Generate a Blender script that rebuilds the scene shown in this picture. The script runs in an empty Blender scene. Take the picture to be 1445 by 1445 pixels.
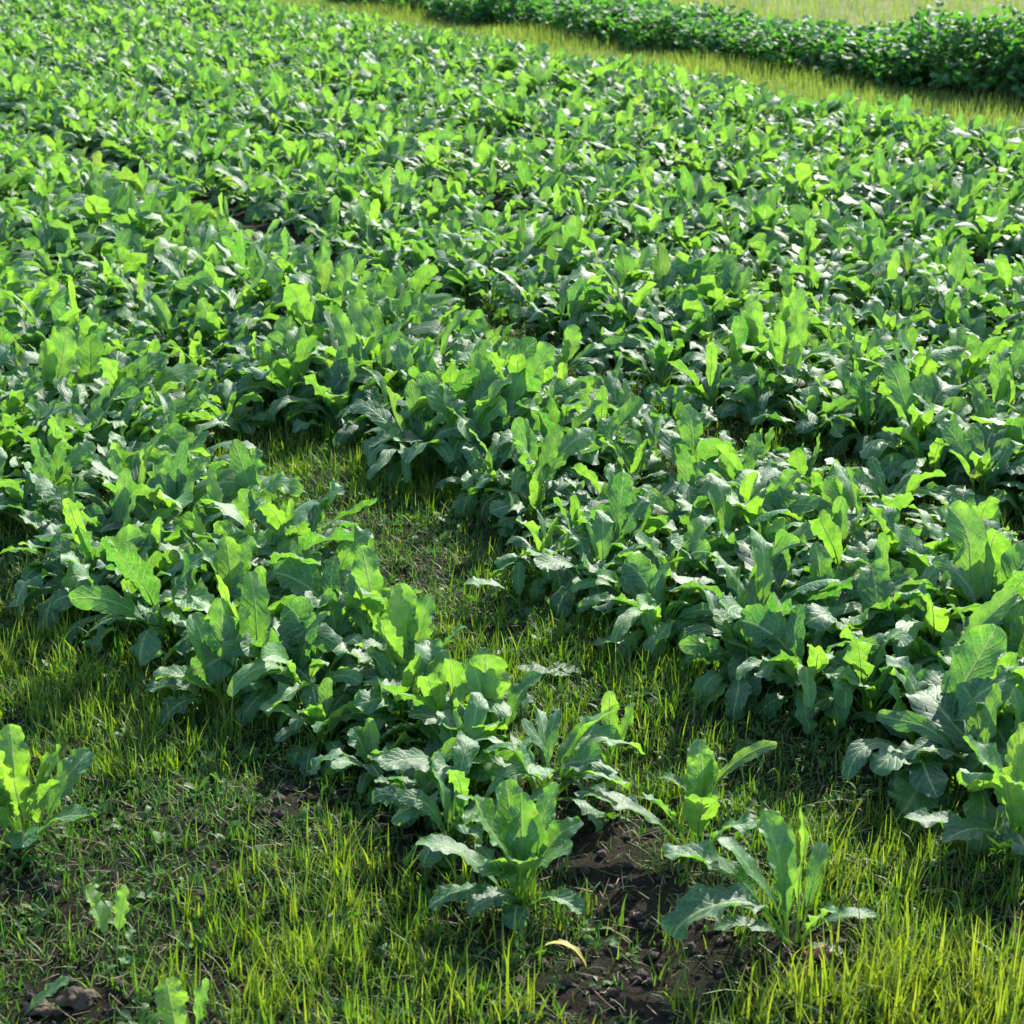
import bpy, math, random
import numpy as np
from mathutils import noise as mnoise, Vector

random.seed(11)
rng = np.random.default_rng(11)
sc = bpy.context.scene
COL = sc.collection
R = math.radians
PI = math.pi

# ------------------------------------------------------------------ camera
CAM_H, TILT, FOV = 1.6, 22.0, 35.0
cd = bpy.data.cameras.new("camera")
cam = bpy.data.objects.new("camera", cd)
COL.objects.link(cam)
cam.location = (0, 0, CAM_H)
cam.rotation_euler = (R(90 - TILT), 0, 0)
cd.angle = R(FOV)
cd.clip_start = 0.05
cd.clip_end = 2000
cd.dof.use_dof = True
cd.dof.focus_distance = 3.5
cd.dof.aperture_fstop = 9.0
sc.camera = cam

# ------------------------------------------------------------------ light
SUN_EL, SUN_AZ = 33.0, 26.0          # azimuth clockwise from the view direction (+Y)
w = bpy.data.worlds.new("World")
sc.world = w
w.use_nodes = True
nt = w.node_tree
nt.nodes.clear()
sky = nt.nodes.new("ShaderNodeTexSky")
sky.sky_type = 'NISHITA'
sky.sun_disc = False
sky.sun_elevation = R(SUN_EL)
sky.sun_rotation = R(SUN_AZ)
bg = nt.nodes.new("ShaderNodeBackground")
bg.inputs[1].default_value = 0.15
wo = nt.nodes.new("ShaderNodeOutputWorld")
nt.links.new(sky.outputs[0], bg.inputs[0])
nt.links.new(bg.outputs[0], wo.inputs[0])
ld = bpy.data.lights.new("sun", 'SUN')
ld.energy = 4.2
ld.angle = R(0.5)
ld.color = (1.0, 0.95, 0.84)
sun = bpy.data.objects.new("sun", ld)
COL.objects.link(sun)
sd = Vector((math.sin(R(SUN_AZ)) * math.cos(R(SUN_EL)), math.cos(R(SUN_AZ)) * math.cos(R(SUN_EL)), math.sin(R(SUN_EL))))
sun.rotation_euler = sd.to_track_quat('Z', 'Y').to_euler()
sun.location = sd * 50
sc.view_settings.view_transform = 'Standard'
sc.view_settings.look = 'None'
sc.view_settings.exposure = 1.22
sc.view_settings.gamma = 1.0
try:
    sc.cycles.use_denoising = True
    sc.cycles.max_bounces = 8
    sc.cycles.transmission_bounces = 6
    sc.cycles.diffuse_bounces = 4
    sc.cycles.sample_clamp_indirect = 6.0
except Exception:
    pass

# ------------------------------------------------------------------ plan of the field
# camera at the origin looking along +Y; crop rows run 33 degrees to the left of the view.
_f = 722.5 / math.tan(R(FOV / 2))


def g(x, y, z=0.0):
    """point of the ground (or of height z) seen at photograph pixel x, y: used once to survey the plan"""
    a = (x - 722.5) / _f
    b = (722.5 - y) / _f
    T = R(TILT)
    dy = math.cos(T) + b * math.sin(T)
    dz = -math.sin(T) + b * math.cos(T)
    t = (z - CAM_H) / dz
    return (a * t, dy * t)


ROW_AZ = R(-33.3)
DX, DY = math.sin(ROW_AZ), math.cos(ROW_AZ)      # along the rows
PX, PY = math.cos(ROW_AZ), -math.sin(ROW_AZ)     # across the rows


def sp(x, y):
    return x * DX + y * DY, x * PX + y * PY


def xy(s, p):
    return s * DX + p * PX, s * DY + p * PY


def px(x, y, z=0.0):
    """pixel of world points (arrays), for deciding what the frame shows"""
    T = R(TILT)
    zz = z - CAM_H
    dep = y * math.cos(T) - zz * math.sin(T)
    up = y * math.sin(T) + zz * math.cos(T)
    dep = np.maximum(dep, 0.05)
    return 722.5 + _f * x / dep, 722.5 - _f * up / dep


# ------------------------------------------------------------------ node helpers
def new_mat(name):
    m = bpy.data.materials.new(name)
    m.use_nodes = True
    t = m.node_tree
    t.nodes.clear()
    return m, t


class N:
    def __init__(s, t):
        s.t = t

    def n(s, typ, **kw):
        o = s.t.nodes.new(typ)
        for k, v in kw.items():
            setattr(o, k, v)
        return o

    def put(s, sock, v):
        if isinstance(v, bpy.types.NodeSocket):
            s.t.links.new(v, sock)
        else:
            sock.default_value = v

    def math(s, op, a, b=0.0, c=None, clamp=False):
        o = s.n("ShaderNodeMath", operation=op, use_clamp=clamp)
        s.put(o.inputs[0], a)
        s.put(o.inputs[1], b)
        if c is not None:
            s.put(o.inputs[2], c)
        return o.outputs[0]

    def mix(s, f, a, b, blend='MIX'):
        o = s.n("ShaderNodeMix", data_type='RGBA', blend_type=blend)
        s.put(o.inputs[0], f)
        s.put(o.inputs[6], a)
        s.put(o.inputs[7], b)
        return o.outputs[2]

    def ramp(s, f, lo, hi, a=0.0, b=1.0):
        o = s.n("ShaderNodeMapRange", interpolation_type='SMOOTHSTEP')
        s.put(o.inputs[0], f)
        s.put(o.inputs[1], lo)
        s.put(o.inputs[2], hi)
        s.put(o.inputs[3], a)
        s.put(o.inputs[4], b)
        return o.outputs[0]

    def noise(s, vec, scale, detail=3.0, rough=0.55):
        o = s.n("ShaderNodeTexNoise")
        if vec is not None:
            s.put(o.inputs["Vector"], vec)
        o.inputs["Scale"].default_value = scale
        o.inputs["Detail"].default_value = detail
        o.inputs["Roughness"].default_value = rough
        return o.outputs["Fac"]


def c4(r, g_, b):
    return (r, g_, b, 1.0)


def leaf_material(name, dark, mid, pale, t_lo, t_hi, rough, tfac, veins=True, rib=(0.30, 0.42, 0.16), spec=0.5):
    m, t = new_mat(name)
    k = N(t)
    out = k.n("ShaderNodeOutputMaterial")
    uv = k.n("ShaderNodeUVMap")
    uv.uv_map = "uv"
    sep = k.n("ShaderNodeSeparateXYZ")
    t.links.new(uv.outputs[0], sep.inputs[0])
    at = k.n("ShaderNodeAttribute", attribute_name="tone")
    st = k.n("ShaderNodeSeparateColor")
    t.links.new(at.outputs["Color"], st.inputs[0])
    oi = k.n("ShaderNodeObjectInfo")
    tone = k.math('ADD', k.math('MULTIPLY', st.outputs[0], 0.75), k.math('MULTIPLY', oi.outputs["Random"], 0.25))
    geo = k.n("ShaderNodeNewGeometry")
    blot = k.noise(geo.outputs["Position"], 26.0, 3.0)
    tone2 = k.math('ADD', tone, k.math('MULTIPLY', k.math('SUBTRACT', blot, 0.5), 0.55), clamp=True)
    base = k.mix(k.ramp(tone2, 0.0, 0.6), dark, mid)
    base = k.mix(k.ramp(tone2, 0.6, 1.0, 0.0, 0.8), base, pale)
    tr = k.mix(tone2, t_lo, t_hi)
    yell = st.outputs[1]
    tr = k.mix(yell, tr, c4(0.62, 0.62, 0.03))
    base = k.mix(yell, base, c4(0.34, 0.36, 0.05))
    av = k.math('ABSOLUTE', sep.outputs[0])
    bumpv = k.noise(geo.outputs["Position"], 95.0, 3.0)
    if veins:
        ribm = k.ramp(av, 0.035, 0.10, 1.0, 0.0)
        ph = k.math('SUBTRACT', k.math('MULTIPLY', sep.outputs[1], 8.5), k.math('MULTIPLY', av, 2.1))
        sv = k.math('SINE', k.math('MULTIPLY', ph, 2 * PI))
        svm = k.ramp(sv, 0.80, 1.0)
        base = k.mix(k.math('MULTIPLY', svm, 0.35), base, rib + (1.0,))
        base = k.mix(ribm, base, rib + (1.0,))
        tr = k.mix(k.math('MULTIPLY', svm, 0.45), tr, c4(0.30, 0.50, 0.07))
        tr = k.mix(ribm, tr, c4(0.35, 0.50, 0.12))
        bumpv = k.math('ADD', k.math('MULTIPLY', bumpv, 0.8), k.math('MULTIPLY', k.ramp(sv, 0.3, 1.0), -0.5))
        bumpv = k.math('ADD', bumpv, k.math('MULTIPLY', ribm, -0.7))
    bump = k.n("ShaderNodeBump")
    bump.inputs["Strength"].default_value = 0.35
    bump.inputs["Distance"].default_value = 0.004
    k.put(bump.inputs["Height"], bumpv)
    if veins:
        vor = k.n("ShaderNodeTexVoronoi", feature='DISTANCE_TO_EDGE')
        k.put(vor.inputs["Vector"], geo.outputs["Position"])
        vor.inputs["Scale"].default_value = 115.0
        net = k.ramp(vor.outputs["Distance"], 0.0, 0.16, 1.0, 0.0)
        tr = k.mix(k.math('MULTIPLY', net, 0.45), tr, c4(0.42, 0.62, 0.16))
        tr = k.mix(k.ramp(k.noise(geo.outputs["Position"], 38.0, 2.0), 0.4, 0.65, 0.0, 0.45), tr, c4(0.03, 0.22, 0.012))
        base = k.mix(k.math('MULTIPLY', net, 0.22), base, c4(0.22, 0.34, 0.16))
        spots = k.math('MULTIPLY', k.ramp(k.noise(geo.outputs["Position"], 55.0, 2.0), 0.68, 0.73), 0.7)
        tip = k.math('MULTIPLY', k.ramp(k.math('ADD', k.math('POWER', av, 3.0), k.math('MULTIPLY', blot, 0.9)), 1.38, 1.55), 0.7)
        sc_ = k.math('MAXIMUM', spots, tip)
        base = k.mix(sc_, base, c4(0.20, 0.17, 0.06))
        tr = k.mix(sc_, tr, c4(0.30, 0.26, 0.05))
    # the underside of the blade is paler
    base = k.mix(k.math('MULTIPLY', geo.outputs["Backfacing"], 0.35), base, c4(0.13, 0.22, 0.08))
    p = k.n("ShaderNodeBsdfPrincipled")
    k.put(p.inputs["Base Color"], base)
    k.put(p.inputs["Roughness"], k.math('ADD', k.math('MULTIPLY', blot, 0.25), rough - 0.12))
    p.inputs["Specular IOR Level"].default_value = spec
    t.links.new(bump.outputs[0], p.inputs["Normal"])
    tl = k.n("ShaderNodeBsdfTranslucent")
    k.put(tl.inputs[0], tr)
    t.links.new(bump.outputs[0], tl.inputs["Normal"])
    mx = k.n("ShaderNodeMixShader")
    mx.inputs[0].default_value = tfac
    t.links.new(p.outputs[0], mx.inputs[1])
    t.links.new(tl.outputs[0], mx.inputs[2])
    t.links.new(mx.outputs[0], out.inputs[0])
    return m


M_LEAF = leaf_material("leaf_blade", c4(0.014, 0.088, 0.042), c4(0.042, 0.180, 0.070), c4(0.11, 0.27, 0.080),
                       c4(0.020, 0.24, 0.010), c4(0.36, 0.74, 0.008), 0.56, 0.43, spec=0.8)
M_BUSH = leaf_material("bush_leaf", c4(0.03, 0.11, 0.060), c4(0.055, 0.165, 0.070), c4(0.10, 0.24, 0.075),
                       c4(0.06, 0.30, 0.025), c4(0.20, 0.50, 0.03), 0.62, 0.42, veins=False, spec=0.45)
M_GRASS = leaf_material("grass_blade", c4(0.03, 0.09, 0.012), c4(0.07, 0.16, 0.015), c4(0.16, 0.24, 0.03),
                        c4(0.03, 0.19, 0.006), c4(0.33, 0.52, 0.010), 0.5, 0.45, veins=False)
M_MAT = leaf_material("weed_mat", c4(0.022, 0.085, 0.016), c4(0.05, 0.14, 0.022), c4(0.10, 0.19, 0.035),
                      c4(0.035, 0.20, 0.008), c4(0.20, 0.42, 0.010), 0.55, 0.38, veins=False)
M_DRYG = leaf_material("dry_grass_blade", c4(0.06, 0.12, 0.02), c4(0.13, 0.19, 0.035), c4(0.27, 0.29, 0.07),
                       c4(0.13, 0.32, 0.03), c4(0.38, 0.52, 0.06), 0.6, 0.40, veins=False)


def plain_mat(name, a, b, scale, rough, bump_d=0.002, tfac=0.0, tcol=None):
    m, t = new_mat(name)
    k = N(t)
    out = k.n("ShaderNodeOutputMaterial")
    geo = k.n("ShaderNodeNewGeometry")
    n1 = k.noise(geo.outputs["Position"], scale, 5.0, 0.65)
    p = k.n("ShaderNodeBsdfPrincipled")
    k.put(p.inputs["Base Color"], k.mix(k.ramp(n1, 0.32, 0.68), a, b))
    p.inputs["Roughness"].default_value = rough
    bm = k.n("ShaderNodeBump")
    bm.inputs["Strength"].default_value = 0.8
    bm.inputs["Distance"].default_value = bump_d
    k.put(bm.inputs["Height"], k.noise(geo.outputs["Position"], scale * 3, 4.0))
    t.links.new(bm.outputs[0], p.inputs["Normal"])
    if tfac:
        tl = k.n("ShaderNodeBsdfTranslucent")
        tl.inputs[0].default_value = tcol
        mx = k.n("ShaderNodeMixShader")
        mx.inputs[0].default_value = tfac
        t.links.new(p.outputs[0], mx.inputs[1])
        t.links.new(tl.outputs[0], mx.inputs[2])
        t.links.new(mx.outputs[0], out.inputs[0])
    else:
        t.links.new(p.outputs[0], out.inputs[0])
    return m


M_STALK = plain_mat("leaf_stalk", c4(0.10, 0.24, 0.05), c4(0.20, 0.34, 0.10), 30, 0.45, 0.001, 0.5, c4(0.5, 0.75, 0.12))
M_STEM = plain_mat("bush_stem", c4(0.08, 0.12, 0.04), c4(0.14, 0.15, 0.07), 30, 0.6)
M_STRAW = plain_mat("dry_straw", c4(0.05, 0.035, 0.018), c4(0.24, 0.18, 0.10), 14, 0.8)
M_CLOD = plain_mat("soil_clod", c4(0.014, 0.011, 0.008), c4(0.05, 0.037, 0.027), 40, 0.9, 0.006)
M_STONE = plain_mat("stone_skin", c4(0.04, 0.028, 0.018), c4(0.13, 0.09, 0.06), 30, 0.9, 0.006)
M_RED = plain_mat("reddish_root", c4(0.22, 0.05, 0.03), c4(0.42, 0.16, 0.10), 50, 0.5, 0.002)
M_YELL = plain_mat("yellowed_leaf", c4(0.42, 0.38, 0.10), c4(0.62, 0.52, 0.20), 30, 0.6, 0.002, 0.4, c4(0.7, 0.6, 0.15))


def soil_material():
    m, t = new_mat("dark_soil")
    k = N(t)
    out = k.n("ShaderNodeOutputMaterial")
    geo = k.n("ShaderNodeNewGeometry")
    P = geo.outputs["Position"]
    a = k.noise(P, 2.2, 5.0, 0.6)
    b = k.noise(P, 45.0, 6.0, 0.7)
    c = k.noise(P, 240.0, 4.0, 0.7)
    col = k.mix(k.ramp(b, 0.3, 0.7), c4(0.010, 0.008, 0.006), c4(0.038, 0.029, 0.021))
    col = k.mix(k.ramp(a, 0.45, 0.62, 0.0, 0.75), col, c4(0.022, 0.038, 0.010))   # thin moss and sprouting weeds
    col = k.mix(k.ramp(c, 0.62, 0.72, 0.0, 0.6), col, c4(0.16, 0.12, 0.08))       # crumbs of straw and root
    p = k.n("ShaderNodeBsdfPrincipled")
    k.put(p.inputs["Base Color"], col)
    p.inputs["Roughness"].default_value = 0.95
    p.inputs["Specular IOR Level"].default_value = 0.12
    bm = k.n("ShaderNodeBump")
    bm.inputs["Strength"].default_value = 1.0
    bm.inputs["Distance"].default_value = 0.012
    k.put(bm.inputs["Height"], k.math('ADD', b, k.math('MULTIPLY', c, 0.4)))
    t.links.new(bm.outputs[0], p.inputs["Normal"])
    t.links.new(p.outputs[0], out.inputs[0])
    return m


def litter_material():
    m, t = new_mat("grass_litter")
    k = N(t)
    out = k.n("ShaderNodeOutputMaterial")
    geo = k.n("ShaderNodeNewGeometry")
    P = geo.outputs["Position"]
    a = k.noise(P, 1.1, 5.0, 0.6)
    b = k.noise(P, 30.0, 6.0, 0.7)
    col = k.mix(k.ramp(a, 0.35, 0.65), c4(0.10, 0.14, 0.022), c4(0.20, 0.21, 0.05))
    col = k.mix(k.ramp(b, 0.35, 0.7, 0.0, 0.6), col, c4(0.05, 0.05, 0.02))
    p = k.n("ShaderNodeBsdfPrincipled")
    k.put(p.inputs["Base Color"], col)
    p.inputs["Roughness"].default_value = 0.95
    bm = k.n("ShaderNodeBump")
    bm.inputs["Distance"].default_value = 0.03
    k.put(bm.inputs["Height"], b)
    t.links.new(bm.outputs[0], p.inputs["Normal"])
    t.links.new(p.outputs[0], out.inputs[0])
    return m


M_SOIL = soil_material()
M_LITTER = litter_material()


# ------------------------------------------------------------------ mesh helpers
def mesh_from(name, verts, faces, mat, tone=None, uv=None, smooth=True):
    """verts (n,3); faces (m,k) quads or tris; tone (n,3) per vertex; uv (n,2) per vertex"""
    me = bpy.data.meshes.new(name)
    nv, (nf, k) = len(verts), faces.shape
    me.vertices.add(nv)
    me.vertices.foreach_set("co", np.ascontiguousarray(verts, dtype=np.float32).ravel())
    me.loops.add(nf * k)
    me.loops.foreach_set("vertex_index", faces.astype(np.int32).ravel())
    me.polygons.add(nf)
    me.polygons.foreach_set("loop_start", np.arange(0, nf * k, k, dtype=np.int32))
    if smooth:
        me.polygons.foreach_set("use_smooth", np.ones(nf, dtype=bool))
    if tone is not None:
        a = me.attributes.new("tone", 'FLOAT_COLOR', 'POINT')
        t4 = np.ones((nv, 4), dtype=np.float32)
        t4[:, :3] = tone
        a.data.foreach_set("color", t4.ravel())
    if uv is not None:
        u = me.uv_layers.new(name="uv")
        u.data.foreach_set("uv", np.ascontiguousarray(uv[faces.ravel()], dtype=np.float32).ravel())
    me.update(calc_edges=True)
    if mat is not None:
        me.materials.append(mat)
    return me


def link(name, me, parent=None):
    o = bpy.data.objects.new(name, me)
    COL.objects.link(o)
    if parent is not None:
        o.parent = parent
    return o


def tag(o, label=None, cat=None, group=None, kind=None):
    if label:
        o["label"] = label
    if cat:
        o["category"] = cat
    if group:
        o["group"] = group
    if kind:
        o["kind"] = kind
    return o


def grid_faces(n, U, V, wrap=False):
    """faces of n stacked U x V grids"""
    i = np.arange(U - 1)[:, None]
    j = np.arange(V if wrap else V - 1)[None, :]
    j2 = (j + 1) % V
    f = np.stack([i * V + j, (i + 1) * V + j, (i + 1) * V + j2, i * V + j2], -1).reshape(-1, 4)
    return (f[None] + (np.arange(n) * U * V)[:, None, None]).reshape(-1, 4)


# ------------------------------------------------------------------ leaves
KEYS = ["az", "e0", "droop", "L", "W", "pf", "roll", "bend", "cup", "ruf", "tone", "yel"]


class Leaves:
    """centre line and blades of many leaves at once; every parameter is an array"""

    def __init__(s, P, r):
        s.P = P
        s.n = n = len(P["L"])
        K = 40
        t = np.linspace(0, 1, K)[None, :]
        e = P["e0"][:, None] - P["droop"][:, None] * t ** 1.7
        q6 = r.uniform(0, 2 * PI, (n, 2))
        am = np.radians(r.uniform(2, 16, (n, 1)))
        e = e + am * np.sin(2 * PI * 1.7 * t + q6[:, :1]) * t
        az = P["az"][:, None] + P["bend"][:, None] * t ** 2 + am * np.sin(2 * PI * 1.3 * t + q6[:, 1:]) * t
        T = np.stack([np.cos(e) * np.cos(az), np.cos(e) * np.sin(az), np.sin(e)], -1)
        C = np.cumsum(T, 1) * (P["L"][:, None, None] / K)
        C = np.concatenate([np.zeros((n, 1, 3)), C[:, :-1]], 1)
        off = P.get("off")
        if off is not None:
            C = C + off[:, None, :]
        S = np.stack([-np.sin(az), np.cos(az), 0 * az], -1)
        Nn = np.cross(T, S)
        ro = P["roll"][:, None] * t
        S2 = S * np.cos(ro)[..., None] + Nn * np.sin(ro)[..., None]
        N2 = Nn * np.cos(ro)[..., None] - S * np.sin(ro)[..., None]
        s.C, s.S, s.N, s.K = C, S2, N2, K
        s.r = r

    def at(s, A, u):
        x = np.clip(u, 0, 1) * (s.K - 1)
        i = np.minimum(x.astype(int), s.K - 2)
        f = (x - i)[..., None]
        rows = np.arange(s.n)[:, None]
        return A[rows, i] * (1 - f) + A[rows, i + 1] * f

    def blades(s, U, V):
        P, r, n = s.P, s.r, s.n
        b = 1 - (1 - np.linspace(0, 1, U)) ** 1.5 if U > 8 else np.linspace(0, 1, U)
        b = b[None, :]
        u = P["pf"][:, None] + (1 - P["pf"][:, None]) * b
        C, S, Nn = s.at(s.C, u), s.at(s.S, u), s.at(s.N, u)
        ab = r.uniform(0.55, 0.95, (n, 1))
        prof = (b + 0.012) ** ab * (1.0 - b * 0.995) ** 0.42
        prof = prof / prof.max(1, keepdims=True)
        v = np.linspace(-1, 1, V)[None, None, :]
        ph = r.uniform(0, 2 * PI, (n, 1, 1, 6))
        fr = r.uniform(0.8, 1.25, (n, 1, 1))
        bb = b[:, :, None]
        side = np.sign(v)
        det = 0.0 if U <= 8 else 1.0
        edge = 1 + 0.10 * np.sin(2 * PI * 3.1 * fr * bb + ph[..., 0] + side * ph[..., 1]) \
            + det * 0.05 * np.sin(2 * PI * 7.5 * bb + ph[..., 2] * (1 + side)) + det * 0.02 * np.sin(2 * PI * 15 * bb + ph[..., 3] * side)
        wdt = P["W"][:, None, None] * prof[:, :, None] * (1 + (edge - 1) * np.abs(v) ** 2)
        av = np.abs(v)
        ruf = P["ruf"][:, None, None] * P["W"][:, None, None] * prof[:, :, None] ** 0.6
        wav = np.sin(2 * PI * 2.6 * fr * bb + ph[..., 4] + side * ph[..., 5]) + 0.5 * np.sin(2 * PI * 5.7 * bb + ph[..., 1] - side * 1.1)
        lift = P["cup"][:, None, None] * av ** 1.4 * wdt + ruf * av ** 2 * wav * 0.55
        # puckered quilting between the side veins
        lift = lift + det * 0.075 * P["W"][:, None, None] * np.sin(2 * PI * (8.5 * bb - 2.1 * av)) * np.clip(av * 3, 0, 1) * prof[:, :, None]
        cc = np.cos(np.arctan(P["cup"]))[:, None, None]
        pos = C[:, :, None, :] + S[:, :, None, :] * (v * wdt * cc)[..., None] + Nn[:, :, None, :] * lift[..., None]
        tone = np.stack([P["tone"], P["yel"], P["tone"]], -1)
        tone = np.broadcast_to(tone[:, None, :], (n, U * V, 3))
        uvv = np.broadcast_to(v, (n, U, V))
        uvu = np.broadcast_to(bb, (n, U, V))
        return pos.reshape(n, U * V, 3), tone, np.stack([uvv, uvu], -1).reshape(n, U * V, 2)

    def stalks(s, U=9, V=4, rad=0.0042, end=0.93):
        t = np.linspace(0, end, U)[None, :] * np.ones((s.n, 1))
        C, S, Nn = s.at(s.C, t), s.at(s.S, t), s.at(s.N, t)
        sc_ = (s.P["L"] / 0.3)[:, None]
        r0 = rad * sc_ * (0.20 + 0.80 / (1 + np.exp((t - 0.42) * 16))) * (1 - 0.7 * t) + 0.0003
        a = np.arange(V) / V * 2 * PI
        ca, sa = np.cos(a)[None, None, :], np.sin(a)[None, None, :]
        pos = C[:, :, None, :] - Nn[:, :, None, :] * (r0 * 0.55)[:, :, None, None] \
            + S[:, :, None, :] * (r0[:, :, None] * ca)[..., None] * 1.0 + Nn[:, :, None, :] * (r0[:, :, None] * sa * 0.8)[..., None]
        return pos.reshape(s.n, U * V, 3)


def rosette(r, k, size=1.0, off=None):
    """parameters of the k leaves of one plant: upright inner leaves, arching outer ones"""
    i = np.arange(k)
    q = i / max(k - 1, 1)                       # 0 inner .. 1 outer
    P = {}
    P["az"] = i * 2.399 + r.uniform(0, 6.28) + r.normal(0, 0.35, k)
    P["e0"] = np.radians(84 - 36 * q ** 0.8 + r.normal(0, 8, k))
    P["droop"] = np.radians(np.clip(34 + 112 * q ** 0.55 + r.normal(0, 32, k), -5, 175))
    P["L"] = size * np.clip(0.185 + 0.085 * np.sin(PI * (0.2 + 0.7 * q)) + r.normal(0, 0.035, k), .12, .33)
    P["W"] = size * np.clip(0.0295 + r.normal(0, 0.008, k), 0.011, 0.050)
    P["pf"] = r.uniform(0.28, 0.42, k)
    P["roll"] = r.normal(0, 0.55, k)
    P["bend"] = r.normal(0, 0.5, k)
    P["cup"] = np.clip(r.normal(0.22 - 0.50 * q, 0.2, k), -0.6, 0.6)
    P["ruf"] = r.uniform(0.2, 0.65, k)
    P["tone"] = np.clip(r.beta(.75, .9, k) - 0.22 * q + 0.12, 0, 1)
    P["yel"] = np.where(r.random(k) < 0.015, r.uniform(0.15, 0.45, k), 0.0)
    P["off"] = np.stack([r.normal(0, 0.013, k), r.normal(0, 0.013, k), -0.012 + 0 * q], -1)
    return P


def near_plant_parts(P, r, split_stalk, U=20, V=9):
    """list of (leaf mesh, stalk mesh or None) in plant space"""
    lv = Leaves(P, r)
    pos, tone, uv = lv.blades(U, V)
    st = lv.stalks()
    fb, fs = grid_faces(1, U, V), grid_faces(1, 9, 4, True)
    out = []
    for i in range(lv.n):
        if split_stalk:
            a = mesh_from("leaf", pos[i], fb, M_LEAF, tone[i], uv[i])
            b = mesh_from("stalk", st[i], fs, M_STALK)
        else:
            V_ = np.concatenate([pos[i], st[i]])
            T_ = np.concatenate([tone[i], np.zeros((len(st[i]), 3))])
            UV_ = np.concatenate([uv[i], np.zeros((len(st[i]), 2))])
            F_ = np.concatenate([fb, fs + len(pos[i])])
            a = mesh_from("leaf", V_, F_, M_LEAF, T_, UV_)
            a.materials.append(M_STALK)
            mi = np.zeros(len(F_), dtype=np.int32)
            mi[len(fb):] = 1
            a.polygons.foreach_set("material_index", mi)
            b = None
        out.append((a, b))
    return out


def make_plant(parts, loc, rz, scale, label, group, tilt=(0, 0), name="leafy_green_plant"):
    e = bpy.data.objects.new(name, None)
    e.empty_display_size = 0.05
    COL.objects.link(e)
    e.location = loc
    e.rotation_euler = (tilt[0], tilt[1], rz)
    e.scale = scale
    tag(e, label, "plant", group)
    for a, b in parts:
        l = link("leaf", a, e)
        if b is not None:
            link("stalk", b, l)
    return e


# ------------------------------------------------------------------ the ground
def gh(x, y):
    """height of the soil"""
    d = math.hypot(x, y)
    k = 1.0 if d < 8 else max(0.0, 1 - (d - 8) / 3)
    if k <= 0:
        return 0.0
    h = 0.022 * mnoise.noise((x * 2.2, y * 2.2, 3.1)) + 0.016 * mnoise.noise((x * 7, y * 7, 1.7))
    h += 0.008 * mnoise.noise((x * 22, y * 22, 0.3))
    return h * k


def axis(a, b, fine, lo, hi):
    mid = np.arange(a, b, fine)
    left = a - np.geomspace(fine * 2, a - lo, 24)[::-1]
    right = b + np.geomspace(fine * 2, hi - b, 24)
    return np.concatenate([left, mid, right])


gx = axis(-3.2, 3.2, 0.03, -600, 600)
gy = axis(0.6, 7.5, 0.03, -80, 1200)
GX, GY = np.meshgrid(gx, gy)
GZ = np.array([gh(a, b) if (abs(a) < 12 and -1 < b < 12) else 0.0 for a, b in zip(GX.ravel(), GY.ravel())])
vs = np.stack([GX.ravel(), GY.ravel(), GZ], -1)
ff = grid_faces(1, len(gy), len(gx))[:, ::-1]
tag(link("soil_ground", mesh_from("soil_ground", vs, ff, M_SOIL)), kind="structure")


def strip(name, p0, p1, s0, s1, z, mat):
    v = [xy(s0, p0) + (z,), xy(s1, p0) + (z,), xy(s1, p1) + (z,), xy(s0, p1) + (z,)]
    o = link(name, mesh_from(name, np.array(v), np.array([[0, 3, 2, 1]]), mat, smooth=False))
    return tag(o, kind="structure")


strip("grass_path", 7.6, 9.2, 1.0, 60.0, 0.012, M_LITTER)
strip("meadow", 10.25, 300.0, -60.0, 400.0, 0.012, M_LITTER)

# ------------------------------------------------------------------ where the crop stands
ROW1 = [g(*q) for q in [(-150, 430), (100, 545), (300, 705), (480, 830), (590, 950), (670, 1050), (740, 1130), (730, 1165),
                        (600, 1135), (440, 1035), (290, 950), (150, 865), (0, 755), (-150, 650)]]
ROW2 = [g(*q) for q in [(-200, 330), (150, 480), (330, 535), (450, 595), (600, 675), (715, 720), (750, 850), (860, 890), (965, 975),
                        (1150, 1000), (1300, 1075), (1420, 1170), (1640, 1250), (1640, 960), (1400, 855), (1210, 775), (960, 668), (500, 450),
                        (-200, 250)]]


def inside(poly, x, y):
    c = False
    j = len(poly) - 1
    for i in range(len(poly)):
        xi, yi = poly[i]
        xj, yj = poly[j]
        if (yi > y) != (yj > y) and x < (xj - xi) * (y - yi) / (yj - yi) + xi:
            c = not c
        j = i
    return c


FURROWS = [3.02, 4.12, 5.22, 6.32]
EDGE = 7.85


def crop_row(x, y):
    """0 where no crop stands, else the number of the row"""
    s, p = sp(x, y)
    if s > 4.15 and 0.93 < p < 1.82:
        return 1
    if s > 4.25 and 1.95 < p < 2.85:
        return 2
    if p < 1.95:
        if s > 6.2:
            return -1 if p < 0.62 and p > -12 and s > 8.5 else 0
        return 1 if inside(ROW1, x, y) else 0
    if p < 2.9:
        if s <= 6.2:
            return 2 if inside(ROW2, x, y) else 0
        return 0
    if p > EDGE + 0.05 * max(0.0, s - 8) + 0.07 * math.sin(s * 2.1):
        return 0
    for k, f_ in enumerate(FURROWS):
        if p < f_ + 0.13 + 0.06 * math.sin(s * 3 + k) and p > f_ - 0.08:
            return 0
    k = sum(1 for f_ in FURROWS if p > f_)
    return 2 + k


CENTRES = [0.0, 1.38, 2.42, 3.57, 4.67, 5.77, 7.05]


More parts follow.
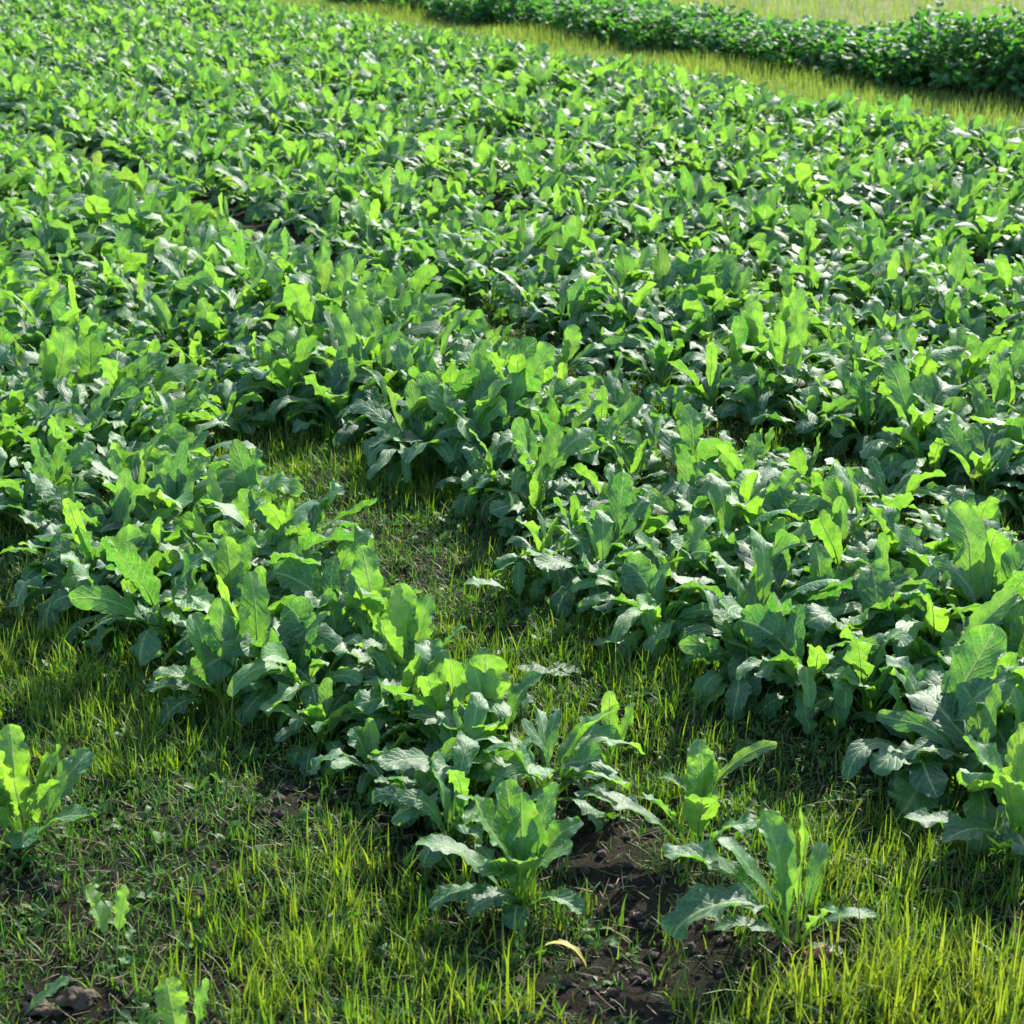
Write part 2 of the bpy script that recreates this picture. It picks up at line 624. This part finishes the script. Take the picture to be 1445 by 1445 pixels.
def hump(x, y, rw):
    """plants in the middle of a row outgrow those along its furrows"""
    if rw < 1:
        return 1.0
    d = abs(sp(x, y)[1] - CENTRES[rw])
    v = 1.15 - 0.40 * min(1.0, d / (0.5 if rw < 6 else 0.75)) ** 2
    return v * (1 + 0.30 * mnoise.noise((x * 1.5, y * 1.5, 8.0)))


# Poisson-like scatter
pts = []
occ = {}
# plants of the straggling tip of the nearest row, surveyed
for q in [(455, 1050), (530, 1095), (600, 1140), (650, 1120), (640, 1190), (770, 1135),
          (1380, 1120), (1310, 1085), (1440, 1130)]:
    x, y = g(*q)
    occ.setdefault((int(math.floor(x / 0.2)), int(math.floor(y / 0.2))), []).append((x, y))
    pts.append((x, y, 1 if q[0] < 1000 else 2))
tries = rng.random((190000, 2))
for a, b in tries:
    y = 1.2 + 24.5 * a
    hw = 0.34 * y + 1.0
    x = (b * 2 - 1) * hw
    # thin candidates so that the density is even over the trapezoid
    if random.random() > hw / 9.4:
        continue
    rr = 0.152
    sq, pq = sp(x, y)
    if pq < 2.9 and sq < 5.2:
        rr = 0.122
    elif y < 7:
        rr = 0.138
    kx, ky = int(math.floor(x / 0.2)), int(math.floor(y / 0.2))
    ok = True
    for i in (-1, 0, 1):
        for j in (-1, 0, 1):
            for q in occ.get((kx + i, ky + j), ()):
                if (q[0] - x) ** 2 + (q[1] - y) ** 2 < rr * rr:
                    ok = False
    if not ok:
        continue
    rw = crop_row(x, y)
    if rw == 0:
        continue
    occ.setdefault((kx, ky), []).append((x, y))
    pts.append((x, y, rw))
pts = np.array(pts)
ux, uy = px(pts[:, 0], pts[:, 1], 0.15)
bx, by = px(pts[:, 0], pts[:, 1], 0.0)
dist = np.hypot(pts[:, 0], pts[:, 1])
seen = (ux > -60) & (ux < 1505) & (uy > -10) & (uy < 1470)

# ------------------------------------------------------------------ plants placed one by one
# leaf rows: azimuth (0 right, 90 away, 180 left, 270 towards the viewer), start angle, droop, length, half width, roll, tone, yellow
HERO = [
    ((40, 1200), "tall pale leafy green plant alone in the grass at the left edge", [
        (205, 84, 15, .30, .050, .2, .95, .1), (20, 76, 25, .27, .036, -.3, .7, 0), (170, 60, 60, .25, .040, .2, .5, 0),
        (290, 62, 80, .21, .036, .1, .6, 0), (250, 74, 45, .25, .040, 0, .8, 0), (100, 82, 15, .29, .036, .2, .9, 0),
        (350, 55, 55, .21, .034, 0, .4, 0), (215, 50, 75, .20, .032, 0, .3, 0),
        (185, 80, 20, .27, .040, .3, .8, 0), (320, 78, 40, .24, .040, 0, .9, 0), (50, 64, 50, .24, .034, .3, .6, 0), (275, 82, 30, .24, .036, 0, .9, .1),
        (150, 76, 30, .26, .034, 0, .6, 0), (10, 80, 25, .25, .032, 0, .8, 0)]),
    ((165, 1345), "small bright seedling with two upright leaves in the grass", [
        (160, 80, 15, .155, .030, .2, 1, .2), (60, 78, 20, .13, .022, -.3, .9, .1), (300, 40, 40, .07, .012, 0, .7, 0)]),
    ((15, 1450), "low seedling leaf beside the brown clods in the bottom corner", [
        (25, 46, 30, .12, .017, .1, .9, .1), (170, 30, 40, .11, .016, 0, .8, .2), (320, 25, 30, .08, .014, 0, .7, 0)]),
    ((262, 1478), "bright seedling cut off by the bottom edge in short grass", [
        (125, 82, 12, .145, .032, .1, 1, .1), (20, 80, 10, .14, .020, .3, .7, 0), (260, 60, 60, .08, .016, 0, .8, 0)]),
    ((735, 1285), "leafy plant at the near tip of the front row with blue-green drooping outer leaves", [
        (172, 62, 72, .27, .036, .2, .15, 0), (215, 55, 105, .18, .036, 0, .4, 0), (262, 50, 100, .13, .028, 0, .3, 0),
        (335, 50, 100, .16, .028, 0, .3, 0), (60, 80, 25, .27, .038, -.4, .5, 0), (125, 84, 18, .28, .042, .2, .9, 0),
        (160, 76, 28, .27, .040, .1, .8, 0), (20, 72, 50, .23, .030, .3, .6, 0), (280, 80, 50, .20, .036, 0, .9, 0),
        (230, 70, 60, .20, .034, 0, .7, 0), (95, 86, 8, .26, .034, .3, .7, 0), (190, 44, 90, .22, .030, 0, .4, 0), (350, 78, 60, .22, .030, 0, .8, 0), (240, 84, 70, .22, .030, .3, .8, 0), (70, 66, 60, .24, .030, 0, .5, 0)]),
    ((1120, 1335), "sprawling plant on bare soil with one big drooping leaf and one thin upright leaf", [
        (203, 66, 138, .31, .052, .1, .25, 0), (166, 66, 84, .29, .038, .1, .3, 0), (15, 89, -4, .29, .016, .2, .8, .1),
        (2, 52, 92, .18, .018, 0, .4, 0), (130, 80, 22, .25, .040, .2, .7, 0), (340, 32, 60, .09, .016, 0, .3, 0),
        (100, 78, 35, .24, .026, -.3, .6, 0), (60, 70, 45, .18, .020, 0, .7, 0), (150, 72, 60, .24, .030, .3, .5, 0), (180, 40, 70, .18, .022, 0, .3, 0), (300, 76, 50, .16, .022, 0, .8, 0)]),
    ((975, 1195), "plant behind the sprawling one, one leaf arching out over soil", [
        (172, 50, 64, .28, .040, .2, .25, 0), (112, 86, 8, .22, .042, .1, .8, 0), (35, 80, 14, .22, .048, -.2, .9, 0),
        (270, 78, 28, .20, .040, 0, .9, 0), (200, 70, 40, .20, .034, 0, .6, 0), (320, 66, 60, .18, .034, 0, .7, 0),
        (80, 74, 30, .24, .030, 0, .8, 0)]),
    ((985, 1125), "thin plant with one long curling leaf standing out above the furrow", [
        (6, 66, 72, .22, .017, .9, .8, .2), (150, 50, 60, .12, .018, 0, .4, 0)]),
    ((1435, 1215), "large plant at the right edge with low blue-green leaves spreading over grass", [
        (176, 42, 60, .26, .036, .1, .1, 0), (135, 74, 50, .28, .050, .3, .7, 0), (258, 72, 100, .22, .040, 0, .3, 0),
        (200, 58, 90, .24, .040, 0, .2, 0), (60, 82, 15, .28, .044, 0, .9, 0), (300, 60, 90, .22, .040, 0, .3, 0),
        (100, 84, 12, .29, .044, .2, 1, .2), (20, 66, 50, .24, .036, 0, .5, 0), (225, 80, 40, .26, .040, 0, .8, 0)]),
    ((845, 965), "flat grey-green wilting leaf lying in the furrow grass", [
        (178, 16, 16, .19, .032, .1, 0, 0), (150, 20, 25, .12, .022, .1, .1, 0)]),
    ((925, 935), "low plant with one smooth arched leaf over the furrow grass", [
        (186, 48, 78, .18, .026, .1, .15, 0), (20, 60, 60, .16, .024, 0, .5, 0), (110, 78, 20, .17, .024, 0, .7, 0)]),
    ((735, 860), "small lone plant with a leaf arching across the shaded furrow", [
        (182, 56, 84, .19, .030, .1, .7, 0), (90, 70, 40, .13, .020, 0, .5, 0)]),
    ((855, 1085), "clump of narrow bright upright leaves in the furrow behind the bare soil", [
        (100, 86, 8, .20, .022, .2, .9, .1), (170, 74, 20, .16, .018, 0, .9, 0), (20, 76, 22, .18, .020, 0, .8, 0),
        (240, 68, 40, .14, .018, 0, .8, 0)]),
    ((575, 985), "plant of the front row with one very broad pale upright leaf", [
        (140, 86, 6, .34, .064, .1, 1, .15), (40, 80, 30, .30, .040, 0, .6, 0), (200, 66, 70, .28, .044, 0, .4, 0),
        (260, 60, 90, .26, .040, 0, .4, 0), (320, 62, 80, .27, .042, .2, .5, 0), (90, 84, 15, .33, .044, 0, .8, 0),
        (230, 82, 25, .30, .046, 0, .9, 0), (350, 74, 40, .28, .036, 0, .5, 0)]),
    ((690, 1075), "plant of the front row with a broad rounded leaf facing the furrow", [
        (100, 84, 10, .29, .062, 0, .9, .05), (30, 74, 40, .27, .034, 0, .4, 0), (185, 64, 70, .26, .042, 0, .3, 0),
        (280, 76, 50, .24, .040, 0, .9, 0), (330, 60, 70, .24, .036, 0, .6, 0), (230, 68, 50, .25, .040, 0, .7, 0),
        (140, 80, 25, .28, .042, .2, .7, 0), (60, 86, 5, .26, .026, 0, .8, .1)]),
    ((335, 900), "plant of the front row with a tall tongue-shaped upright leaf", [
        (110, 88, 4, .31, .046, 0, .95, .1), (190, 60, 80, .28, .042, 0, .2, 0), (240, 55, 95, .26, .042, 0, .2, 0),
        (300, 62, 80, .26, .042, 0, .3, 0), (20, 72, 55, .28, .042, 0, .4, 0), (150, 80, 35, .30, .042, 0, .6, 0),
        (60, 80, 30, .30, .040, 0, .6, 0)]),
    ((320, 1000), "plant on the outer side of the front row with a leaf hanging over grass", [
        (200, 58, 70, .25, .046, .1, .8, 0), (235, 52, 110, .24, .044, .1, .1, 0), (140, 78, 30, .28, .044, 0, .8, 0),
        (60, 80, 30, .28, .042, 0, .5, 0), (300, 64, 80, .25, .040, 0, .4, 0), (350, 62, 70, .26, .040, 0, .4, 0),
        (95, 84, 15, .30, .042, 0, .8, 0), (185, 44, 70, .24, .036, 0, .2, 0)]),
]
hero_xy = []
for n_, (pp, label, leaves) in enumerate(HERO):
    x, y = g(*pp)
    z = gh(x, y)
    hero_xy.append((x, y))
    r = np.random.default_rng(500 + n_)
    A = np.array(leaves, dtype=float)
    big = n_ >= 13
    A[:, 4] *= 0.70 if big else 0.76
    A[:, 3] *= 0.80 if big else (0.82 if n_ in (0, 4) else 0.92)
    k = len(A)
    P = dict(az=np.radians(A[:, 0]), e0=np.radians(A[:, 1]), droop=np.radians(A[:, 2]), L=A[:, 3], W=A[:, 4], roll=A[:, 5],
             pf=r.uniform(0.26, 0.38, k), bend=r.normal(0, 0.12, k), cup=np.clip(r.normal(0.2, 0.12, k), 0, 0.5),
             ruf=r.uniform(0.22, 0.5, k), tone=A[:, 6], yel=A[:, 7],
             off=np.stack([r.normal(0, 0.008, k), r.normal(0, 0.008, k), -0.01 + 0 * A[:, 0]], -1))
    make_plant(near_plant_parts(P, r, True, 26, 11), (x, y, z), 0, (1, 1, 1), label, "plants standing out along the field's near margin")

# ------------------------------------------------------------------ the 300 plants that show largest
keep = np.ones(len(pts), bool)
for (hx, hy) in hero_xy:
    keep &= np.hypot(pts[:, 0] - hx, pts[:, 1] - hy) > 0.09
order = [i for i in np.argsort(dist) if seen[i] and keep[i]][:300 - len(HERO) - 1]
chosen = np.zeros(len(pts), bool)
chosen[order] = True

protos_a, protos_b = [], []
for i in range(20):
    r = np.random.default_rng(100 + i)
    P = rosette(r, int(r.integers(14, 27)), r.uniform(.80, 1.0))
    if i < 16:
        protos_a.append(near_plant_parts(P, r, True))
    P = rosette(r, int(r.integers(15, 27)), r.uniform(.80, .98))
    protos_b.append(near_plant_parts(P, r, False, 14, 7))

ONES = ["", "first", "second", "third", "fourth", "fifth", "sixth", "seventh", "eighth", "ninth", "tenth", "eleventh", "twelfth", "thirteenth",
        "fourteenth", "fifteenth", "sixteenth", "seventeenth", "eighteenth", "nineteenth"]


def ordinal(n):
    if n < 20:
        return ONES[n]
    t_, o_ = divmod(n, 10)
    base = ["", "", "twent", "thirt", "fort", "fift", "sixt", "sevent", "eight", "ninet"][t_]
    return base + "ieth" if o_ == 0 else base + "y-" + ONES[o_]


ROWNAME = {-1: "left-hand", 1: "nearest", 2: "second", 3: "third", 4: "fourth", 5: "fifth", 6: "sixth"}
ROWMID = {-1: 0.0, 1: 1.3, 2: 2.35, 3: 3.57, 4: 4.67, 5: 5.77, 6: 6.9}
lines = {}
for i in order:
    s_, p_ = sp(pts[i][0], pts[i][1])
    rw = int(pts[i][2])
    d = p_ - ROWMID[rw]
    ln = "front line" if d < -0.13 else ("back line" if d > 0.13 else "middle line")
    lines.setdefault((rw, ln), []).append((s_, i))
PLACE = {}
for (rw, ln), v in lines.items():
    for k, (s_, i) in enumerate(sorted(v)):
        PLACE[i] = (ln, k + 1)
for rank, i in enumerate(order):
    x, y, rw = pts[i]
    rw = int(rw)
    r = np.random.default_rng(1000 + rank)
    near = rank < 95
    pr = protos_a[r.integers(len(protos_a))] if near else protos_b[r.integers(len(protos_b))]
    s_, p_ = sp(x, y)
    sz = r.uniform(0.86, 1.16) * hump(x, y, rw) * 0.94
    if rw == 1 and s_ < 3.05:
        sz *= 0.80
    szz = sz * r.uniform(0.9, 1.12)
    look = "tall" if szz > 1.1 else ("low" if szz < 0.88 else "mid-height")
    ln, k_ = PLACE[i]
    rn = ROWNAME[rw]
    end = "near tip" if rw == 1 else "right-hand end"
    label = f"{look} leafy plant, {ordinal(k_)} from the {end} in the {ln} of the {rn} row"
    grp = f"leafy plants of the {rn} crop row"
    make_plant(pr, (x, y, gh(x, y)), r.uniform(0, 2 * PI), (sz * r.uniform(.93, 1.07), sz * r.uniform(.93, 1.07), szz),
               label, grp, (r.normal(0, 0.07), r.normal(0, 0.07)))

# ------------------------------------------------------------------ the rest of the crop: one mass
rest = [i for i in range(len(pts)) if not chosen[i] and keep[i]]
allP = {k: [] for k in KEYS + ["off"]}
r = np.random.default_rng(77)
for i in rest:
    x, y, rw = pts[i]
    k = int(r.integers(16, 24))
    vig = hump(x, y, int(rw)) * 1.0
    P = rosette(r, k, r.uniform(0.72, 0.94) * vig)
    P["off"] = P["off"] + np.array([x, y, gh(x, y)])
    for kk in allP:
        allP[kk].append(P[kk])
P = {k: np.concatenate(v) for k, v in allP.items()}
lv = Leaves(P, r)
pos, tone, uv = lv.blades(8, 5)
me = mesh_from("leafy_crop", pos.reshape(-1, 3), grid_faces(lv.n, 8, 5), M_LEAF, tone.reshape(-1, 3), uv.reshape(-1, 2))
tag(link("leafy_crop", me), "mass of leafy green crop filling the far rows up to the grass path", "crop", kind="stuff")

# ------------------------------------------------------------------ far strip of bushes beyond the path
def bush_parts(seed, h):
    r = np.random.default_rng(seed)
    n = 340
    th = r.uniform(0, 2 * PI, n)
    q = r.random(n) ** 0.45
    el = r.uniform(0.05, 1.0, n)
    rad = 0.30 * q * np.sqrt(np.clip(1 - (el - 0.35) ** 2 * 1.3, 0.1, 1)) * (1 + 0.18 * np.sin(3 * th + seed))
    c = np.stack([rad * np.cos(th), rad * np.sin(th), h * (0.06 + 0.86 * el) * (1 - 0.25 * q ** 3) + r.normal(0, .02, n)], -1)
    P = dict(az=th + r.normal(0, .9, n), e0=np.radians(r.uniform(0, 70, n)), droop=np.radians(r.uniform(20, 90, n)),
             L=r.uniform(.06, .125, n), W=r.uniform(.018, .036, n), pf=0.12 + 0 * th, roll=r.normal(0, .5, n), bend=r.normal(0, .2, n),
             cup=r.uniform(0, .4, n), ruf=r.uniform(.1, .3, n), tone=r.random(n), yel=0 * th, off=c)
    lv = Leaves(P, r)
    pos, tone, uv = lv.blades(6, 5)
    fol = mesh_from("foliage", pos.reshape(-1, 3), grid_faces(n, 6, 5), M_BUSH, tone.reshape(-1, 3), uv.reshape(-1, 2))
    m = 9
    a = r.uniform(0, 2 * PI, m)
    P = dict(az=a, e0=np.radians(r.uniform(55, 88, m)), droop=np.radians(r.uniform(0, 30, m)), L=h * r.uniform(.7, .95, m), W=0 * a + .02,
             pf=0 * a, roll=0 * a, bend=0 * a, cup=0 * a, ruf=0 * a, tone=a * 0, yel=a * 0, off=np.zeros((m, 3)) - [0, 0, .01])
    st = Leaves(P, r).stalks(7, 5, 0.006, 1.0)
    stem = mesh_from("stem", st.reshape(-1, 3), grid_faces(m, 7, 5, True), M_STEM)
    return fol, stem


low = [bush_parts(300 + i, 0.31) for i in range(5)]
tall = [bush_parts(320 + i, 0.52) for i in range(4)]
r = np.random.default_rng(9)
cnt = {}
for line, p0 in enumerate((9.3, 9.65, 10.0)):
    s_ = 5.8
    while s_ < 26:
        s_ += r.uniform(0.30, 0.42)
        p_ = p0 + r.normal(0, .07)
        x, y = xy(s_, p_)
        u_, v_ = px(x, y, 0.25)
        if u_ > 1560 or u_ < 480 or v_ < -40:
            continue
        big = u_ > 1290
        fol, stem = (tall if big else low)[r.integers(4)]
        e = bpy.data.objects.new("broadleaf_bush", None)
        COL.objects.link(e)
        e.location = (x, y, 0)
        e.rotation_euler = (0, 0, r.uniform(0, 6.28))
        sz = r.uniform(0.74, 1.16)
        e.scale = (sz, sz, sz * r.uniform(.92, 1.1))
        edge = ("front", "middle", "back")[line]
        cnt[line, big] = cnt.get((line, big), 0) + 1
        if big:
            lab = f"tall dark bush in the raised clump, {ordinal(cnt[line, big])} from the right in its {edge} line"
        else:
            lab = f"low dark bush of the far strip, {ordinal(cnt[line, big])} beyond the tall clump in the {edge} line"
        tag(e, lab, "bush", "bushes of the far strip")
        link("foliage", fol, e)
        link("stem", stem, e)


# ------------------------------------------------------------------ grass
def blades(n, base, az, lean, h, wd, curl, tone, yel, S=4):
    """n grass blades as one list of quads; base (n,3)"""
    t = np.linspace(0, 1, S)[None, :]
    a = lean[:, None] + curl[:, None] * t
    stp = h[:, None] / (S - 1)
    hz = np.concatenate([np.zeros((n, 1)), np.cumsum(np.sin(a[:, :-1]) * stp, 1)], 1)
    vz = np.concatenate([np.zeros((n, 1)), np.cumsum(np.cos(a[:, :-1]) * stp, 1)], 1)
    vz = np.maximum(vz, 0.001 * np.arange(S)[None, :])
    c = np.stack([hz * np.cos(az)[:, None], hz * np.sin(az)[:, None], vz - 0.004], -1) + base[:, None, :]
    tw = az + PI / 2 + curl * 0.4
    sdv = np.stack([np.cos(tw), np.sin(tw), 0 * tw], -1)[:, None, :]
    ww = (wd[:, None] * (1 - t ** 1.6) * 0.5 + 0.00025)[..., None]
    pos = np.stack([c - sdv * ww, c + sdv * ww], 2)
    tn = np.stack([tone, yel, tone], -1)
    tn = np.broadcast_to(tn[:, None, :], (n, S * 2, 3))
    return pos.reshape(-1, 3), grid_faces(n, S, 2), tn.reshape(-1, 3)


def zmap(x, y):
    return np.array([gh(a, b) for a, b in zip(x, y)])


BARE = [(g(855, 1215), .15), (g(930, 1270), .14), (g(1000, 1380), .14), (g(860, 1400), .12), (g(600, 1185), .10), (g(1130, 1350), .10),
        (g(420, 1130), .09), (g(310, 1390), .07), (g(80, 1435), .10), (g(110, 810), .12), (g(20, 1270), .06), (g(960, 1430), .10),
        (g(800, 1130), .08), (g(690, 1330), .05)]
TALLG = [(g(1400, 1440), .16, 1.0), (g(1280, 1425), .12, 1.0), (g(1120, 1450), .12, .9), (g(700, 1440), .10, .6), (g(400, 1400), .12, .5),
         (g(1190, 1240), .10, .6), (g(1010, 950), .12, .3), (g(590, 1350), .10, .4), (g(480, 1250), .14, .35), (g(60, 950), .25, .35)]


def bare(x, y):
    b = np.zeros(len(x))
    for (c, rr) in BARE:
        b = np.maximum(b, np.exp(-((x - c[0]) ** 2 + (y - c[1]) ** 2) / (rr * rr)))
    nz = np.array([mnoise.noise((a * 5.5, c * 5.5, 9.0)) for a, c in zip(x, y)])
    return np.clip(b * 1.5 + nz * 0.65 - 0.19, 0, 1)


def tallg(x, y):
    b = np.zeros(len(x))
    for (c, rr, k) in TALLG:
        b = np.maximum(b, k * np.exp(-((x - c[0]) ** 2 + (y - c[1]) ** 2) / (rr * rr)))
    return b


def scatter(n, y0, y1, r):
    """points over the part of the ground before and between the rows"""
    y = y0 + (y1 - y0) * r.random(n * 3)
    x = (r.random(n * 3) * 2 - 1) * (0.34 * y1 + 0.25)
    k = np.abs(x) < 0.34 * y + 0.25
    x, y = x[k], y[k]
    s_, p_ = sp(x, y)
    k = p_ < 2.2
    k |= r.random(len(x)) < 0.4
    x, y = x[k], y[k]
    return x[:n], y[:n]


r = np.random.default_rng(21)
Bs, Fs, Ts = [], [], []


def add(res):
    o = sum(len(b) for b in Bs)
    Bs.append(res[0])
    Fs.append(res[1] + o)
    Ts.append(res[2])


def flush(name, mat, label, cat):
    me = mesh_from(name, np.concatenate(Bs), np.concatenate(Fs), mat, np.concatenate(Ts))
    o = tag(link(name, me), label, cat, kind="stuff")
    Bs.clear(), Fs.clear(), Ts.clear()
    return o


# upright tufts
x, y = scatter(19000, 1.55, 6.4, r)
b = bare(x, y)
tg = tallg(x, y)
nz = np.array([mnoise.noise((a * 2.2, c * 2.2, 2.0)) for a, c in zip(x, y)])
k = r.random(len(x)) < np.clip((0.34 + nz * 1.3) * (1 - b) + tg * 0.5, 0.03, 1)
x, y, tg, nz = x[k], y[k], tg[k], nz[k]
m = 6
X = np.repeat(x, m) + r.normal(0, .011, len(x) * m)
Y = np.repeat(y, m) + r.normal(0, .011, len(x) * m)
TG = np.repeat(tg, m)
NZ = np.repeat(nz, m)
n = len(X)
hh = np.repeat(r.uniform(.6, 1.3, len(x)), m)
add(blades(n, np.stack([X, Y, zmap(X, Y)], -1), r.uniform(0, 2 * PI, n), np.abs(r.normal(0.18, .35, n)), hh * r.uniform(.025, .08, n) * (1 + .9 * TG),
           r.uniform(.0014, .0046, n) * (1 + .4 * TG), r.normal(.55, .7, n), np.clip(r.normal(.46, .25, n) + .25 * TG + .3 * NZ, 0, 1),
           np.clip(r.normal(.03, .12, n) + .35 * TG, 0, .9)))
flush("meadow_grass", M_GRASS, "short yellow-green grass tufts growing between and before the crop rows", "grass")

# low wiry mat
x, y = scatter(150000, 1.55, 6.6, r)
b = bare(x, y)
k = r.random(len(x)) < np.clip(1.05 - b * 0.95, 0.10, 1)
x, y = x[k], y[k]
n = len(x)
add(blades(n, np.stack([x, y, zmap(x, y)], -1), r.uniform(0, 2 * PI, n), r.uniform(0.1, 1.2, n), r.uniform(.018, .05, n), r.uniform(.0012, .0040, n),
           r.normal(.7, 1.1, n), r.random(n), np.where(r.random(n) < .12, .5, 0) * r.random(n), S=3))
flush("low_weeds", M_MAT, "low wiry mat of dark green weeds covering the soil between rows", "weeds")

# small broad-leaved weeds
x, y = scatter(3000, 1.55, 6.4, r)
b = bare(x, y)
k = r.random(len(x)) < np.clip(.9 - b, .05, 1)
x, y = x[k], y[k]
m = 6
n = len(x) * m
sz = np.repeat(r.uniform(.5, 1.3, len(x)), m)
X, Y = np.repeat(x, m) + r.normal(0, .005, n), np.repeat(y, m) + r.normal(0, .005, n)
P = dict(az=r.uniform(0, 2 * PI, n), e0=np.radians(r.uniform(15, 80, n)), droop=np.radians(r.uniform(20, 90, n)), L=sz * r.uniform(.018, .040, n),
         W=sz * r.uniform(.003, .0075, n), pf=r.uniform(.15, .4, n), roll=r.normal(0, .4, n), bend=r.normal(0, .3, n), cup=r.uniform(0, .4, n),
         ruf=r.uniform(.1, .3, n), tone=r.random(n), yel=0 * X, off=np.stack([X, Y, np.repeat(zmap(x, y), m)], -1))
lw = Leaves(P, r)
pos, tone, uv = lw.blades(6, 3)
me = mesh_from("small_weeds", pos.reshape(-1, 3), grid_faces(lw.n, 6, 3), M_MAT, tone.reshape(-1, 3), uv.reshape(-1, 2))
tag(link("small_weeds", me), "tiny broad-leaved weeds sprouting through the grass and bare soil", "weeds", kind="stuff")

# dry straw
x, y = scatter(9000, 1.55, 6.0, r)
n = len(x)
add(blades(n, np.stack([x, y, zmap(x, y) + r.uniform(.004, .02, n)], -1), r.uniform(0, 2 * PI, n), r.uniform(1.0, 1.75, n), r.uniform(.01, .06, n),
           r.uniform(.0007, .0022, n), r.normal(0, .9, n), r.random(n), 0 * x))
flush("dry_straw", M_STRAW, "thin scraps of dry straw and dead stems lying on the soil", "straw")

# grass of the path and beyond the bushes
n = 46000
s_ = 2 + 26 * r.random(n)
p_ = 7.7 + 1.6 * r.random(n) + r.normal(0, .12, n)
x, y = xy(s_, p_)
nz = np.array([mnoise.noise((a * .8, c * .8, 4.0)) for a, c in zip(x, y)])
add(blades(n, np.stack([x, y, 0 * x + .012], -1), r.uniform(0, 2 * PI, n), np.abs(r.normal(.1, .3, n)), r.uniform(.04, .13, n) * (1 + nz * .9),
           r.uniform(.004, .009, n), r.normal(.4, .4, n), np.clip(r.random(n) + nz * .5, 0, 1), np.clip(r.normal(.1, .2, n), 0, 1), S=3))
flush("path_grass", M_DRYG, "rough yellow-green grass of the path between the crop and far bushes", "grass")
n = 50000
s_ = 4 + 36 * r.random(n)
p_ = 10.3 + 13 * r.random(n) ** 1.4
x, y = xy(s_, p_)
add(blades(n, np.stack([x, y, 0 * x + .012], -1), r.uniform(0, 2 * PI, n), np.abs(r.normal(.1, .3, n)), r.uniform(.10, .26, n),
           r.uniform(.006, .013, n), r.normal(.4, .4, n), r.random(n), np.clip(r.normal(.15, .2, n), 0, 1), S=3))
flush("far_grass", M_DRYG, "yellow meadow grass behind the far strip of bushes", "grass")


# ------------------------------------------------------------------ clods, a stone, a root, a yellow leaf
def lump_mesh(name, mat, size, seed, flat=0.6, nu=9, nv=12):
    th = np.linspace(0, PI, nu)
    ph = np.arange(nv) / nv * 2 * PI
    v = []
    for a in th:
        for b_ in ph:
            d = Vector((math.sin(a) * math.cos(b_), math.sin(a) * math.sin(b_), math.cos(a)))
            q = 1 + 0.75 * mnoise.noise(d * 1.6 + Vector((seed, 0, 0))) + 0.40 * mnoise.noise(d * 4.5 + Vector((0, seed, 0)))
            v.append((d.x * size[0] * q, d.y * size[1] * q, d.z * size[2] * q))
    return np.array(v), grid_faces(1, nu, nv, True)


cv, cf, off = [], [], 0
x, y = scatter(22000, 1.6, 5.5, r)
b = bare(x, y)
k = r.random(len(x)) < np.clip(b + .08, 0, 1)
x, y = x[k], y[k]
shapes = [lump_mesh("c", None, (1, 1, .7), i * 3.7, nu=6, nv=7) for i in range(9)]
for i in range(len(x)):
    v, f_ = shapes[i % 9]
    a = random.uniform(0, 6.28)
    sz = 0.0018 + 0.010 * random.random() ** 4.0
    rot = np.array([[math.cos(a), -math.sin(a), 0], [math.sin(a), math.cos(a), 0], [0, 0, 1]])
    cv.append(v @ rot.T * sz + np.array([x[i], y[i], gh(x[i], y[i]) + sz * .25]))
    cf.append(f_ + off)
    off += len(v)
tag(link("soil_crumbs", mesh_from("soil_crumbs", np.concatenate(cv), np.concatenate(cf), M_CLOD, smooth=False)),
    "dark brown crumbs of soil scattered over the bare patches", "soil", kind="stuff")

for (pp, size, seed, lab) in [((60, 1432), (.022, .015, .009), 2.0, "flat brown stone lying by the low seedling in the bottom corner"),
                              ((112, 1422), (.024, .018, .011), 5.0, "grey-brown lump of earth right of the corner seedling")]:
    x_, y_ = g(*pp)
    v, f_ = lump_mesh("stone", M_STONE, size, seed, nu=14, nv=20)
    o = link("earth_clod", mesh_from("earth_clod", v, f_, M_STONE))
    o.location = (x_, y_, gh(x_, y_) + .006)
    tag(o, lab, "clod", "brown clods in the bottom corner")

x_, y_ = g(1158, 1352)
v, f_ = lump_mesh("root", M_RED, (.024, .012, .010), 8.0, nu=12, nv=14)
o = link("exposed_root", mesh_from("exposed_root", v, f_, M_RED))
o.location = (x_, y_, gh(x_, y_) + .008)
tag(o, "reddish bit of exposed root on the soil beneath the sprawling plant", "root")

x_, y_ = g(832, 1372)
P = dict(az=np.array([R(165)]), e0=np.array([R(72)]), droop=np.array([R(110)]), L=np.array([.10]), W=np.array([.010]), roll=np.array([.6]),
         pf=np.array([.15]), bend=np.array([.2]), cup=np.array([.4]), ruf=np.array([.3]), tone=np.array([.9]), yel=np.array([1.0]),
         off=np.zeros((1, 3)))
pos, tone, uv = Leaves(P, r).blades(16, 7)
o = link("yellowed_leaf", mesh_from("yellowed_leaf", pos[0], grid_faces(1, 16, 7), M_YELL, tone[0], uv[0]))
o.location = (x_, y_, gh(x_, y_) - .003)
tag(o, "single yellowed curling leaf sticking up from the soil and grass", "leaf")
print("plants", len(order), "rest", len(rest), "row counts", np.unique(pts[order][:, 2], return_counts=True))
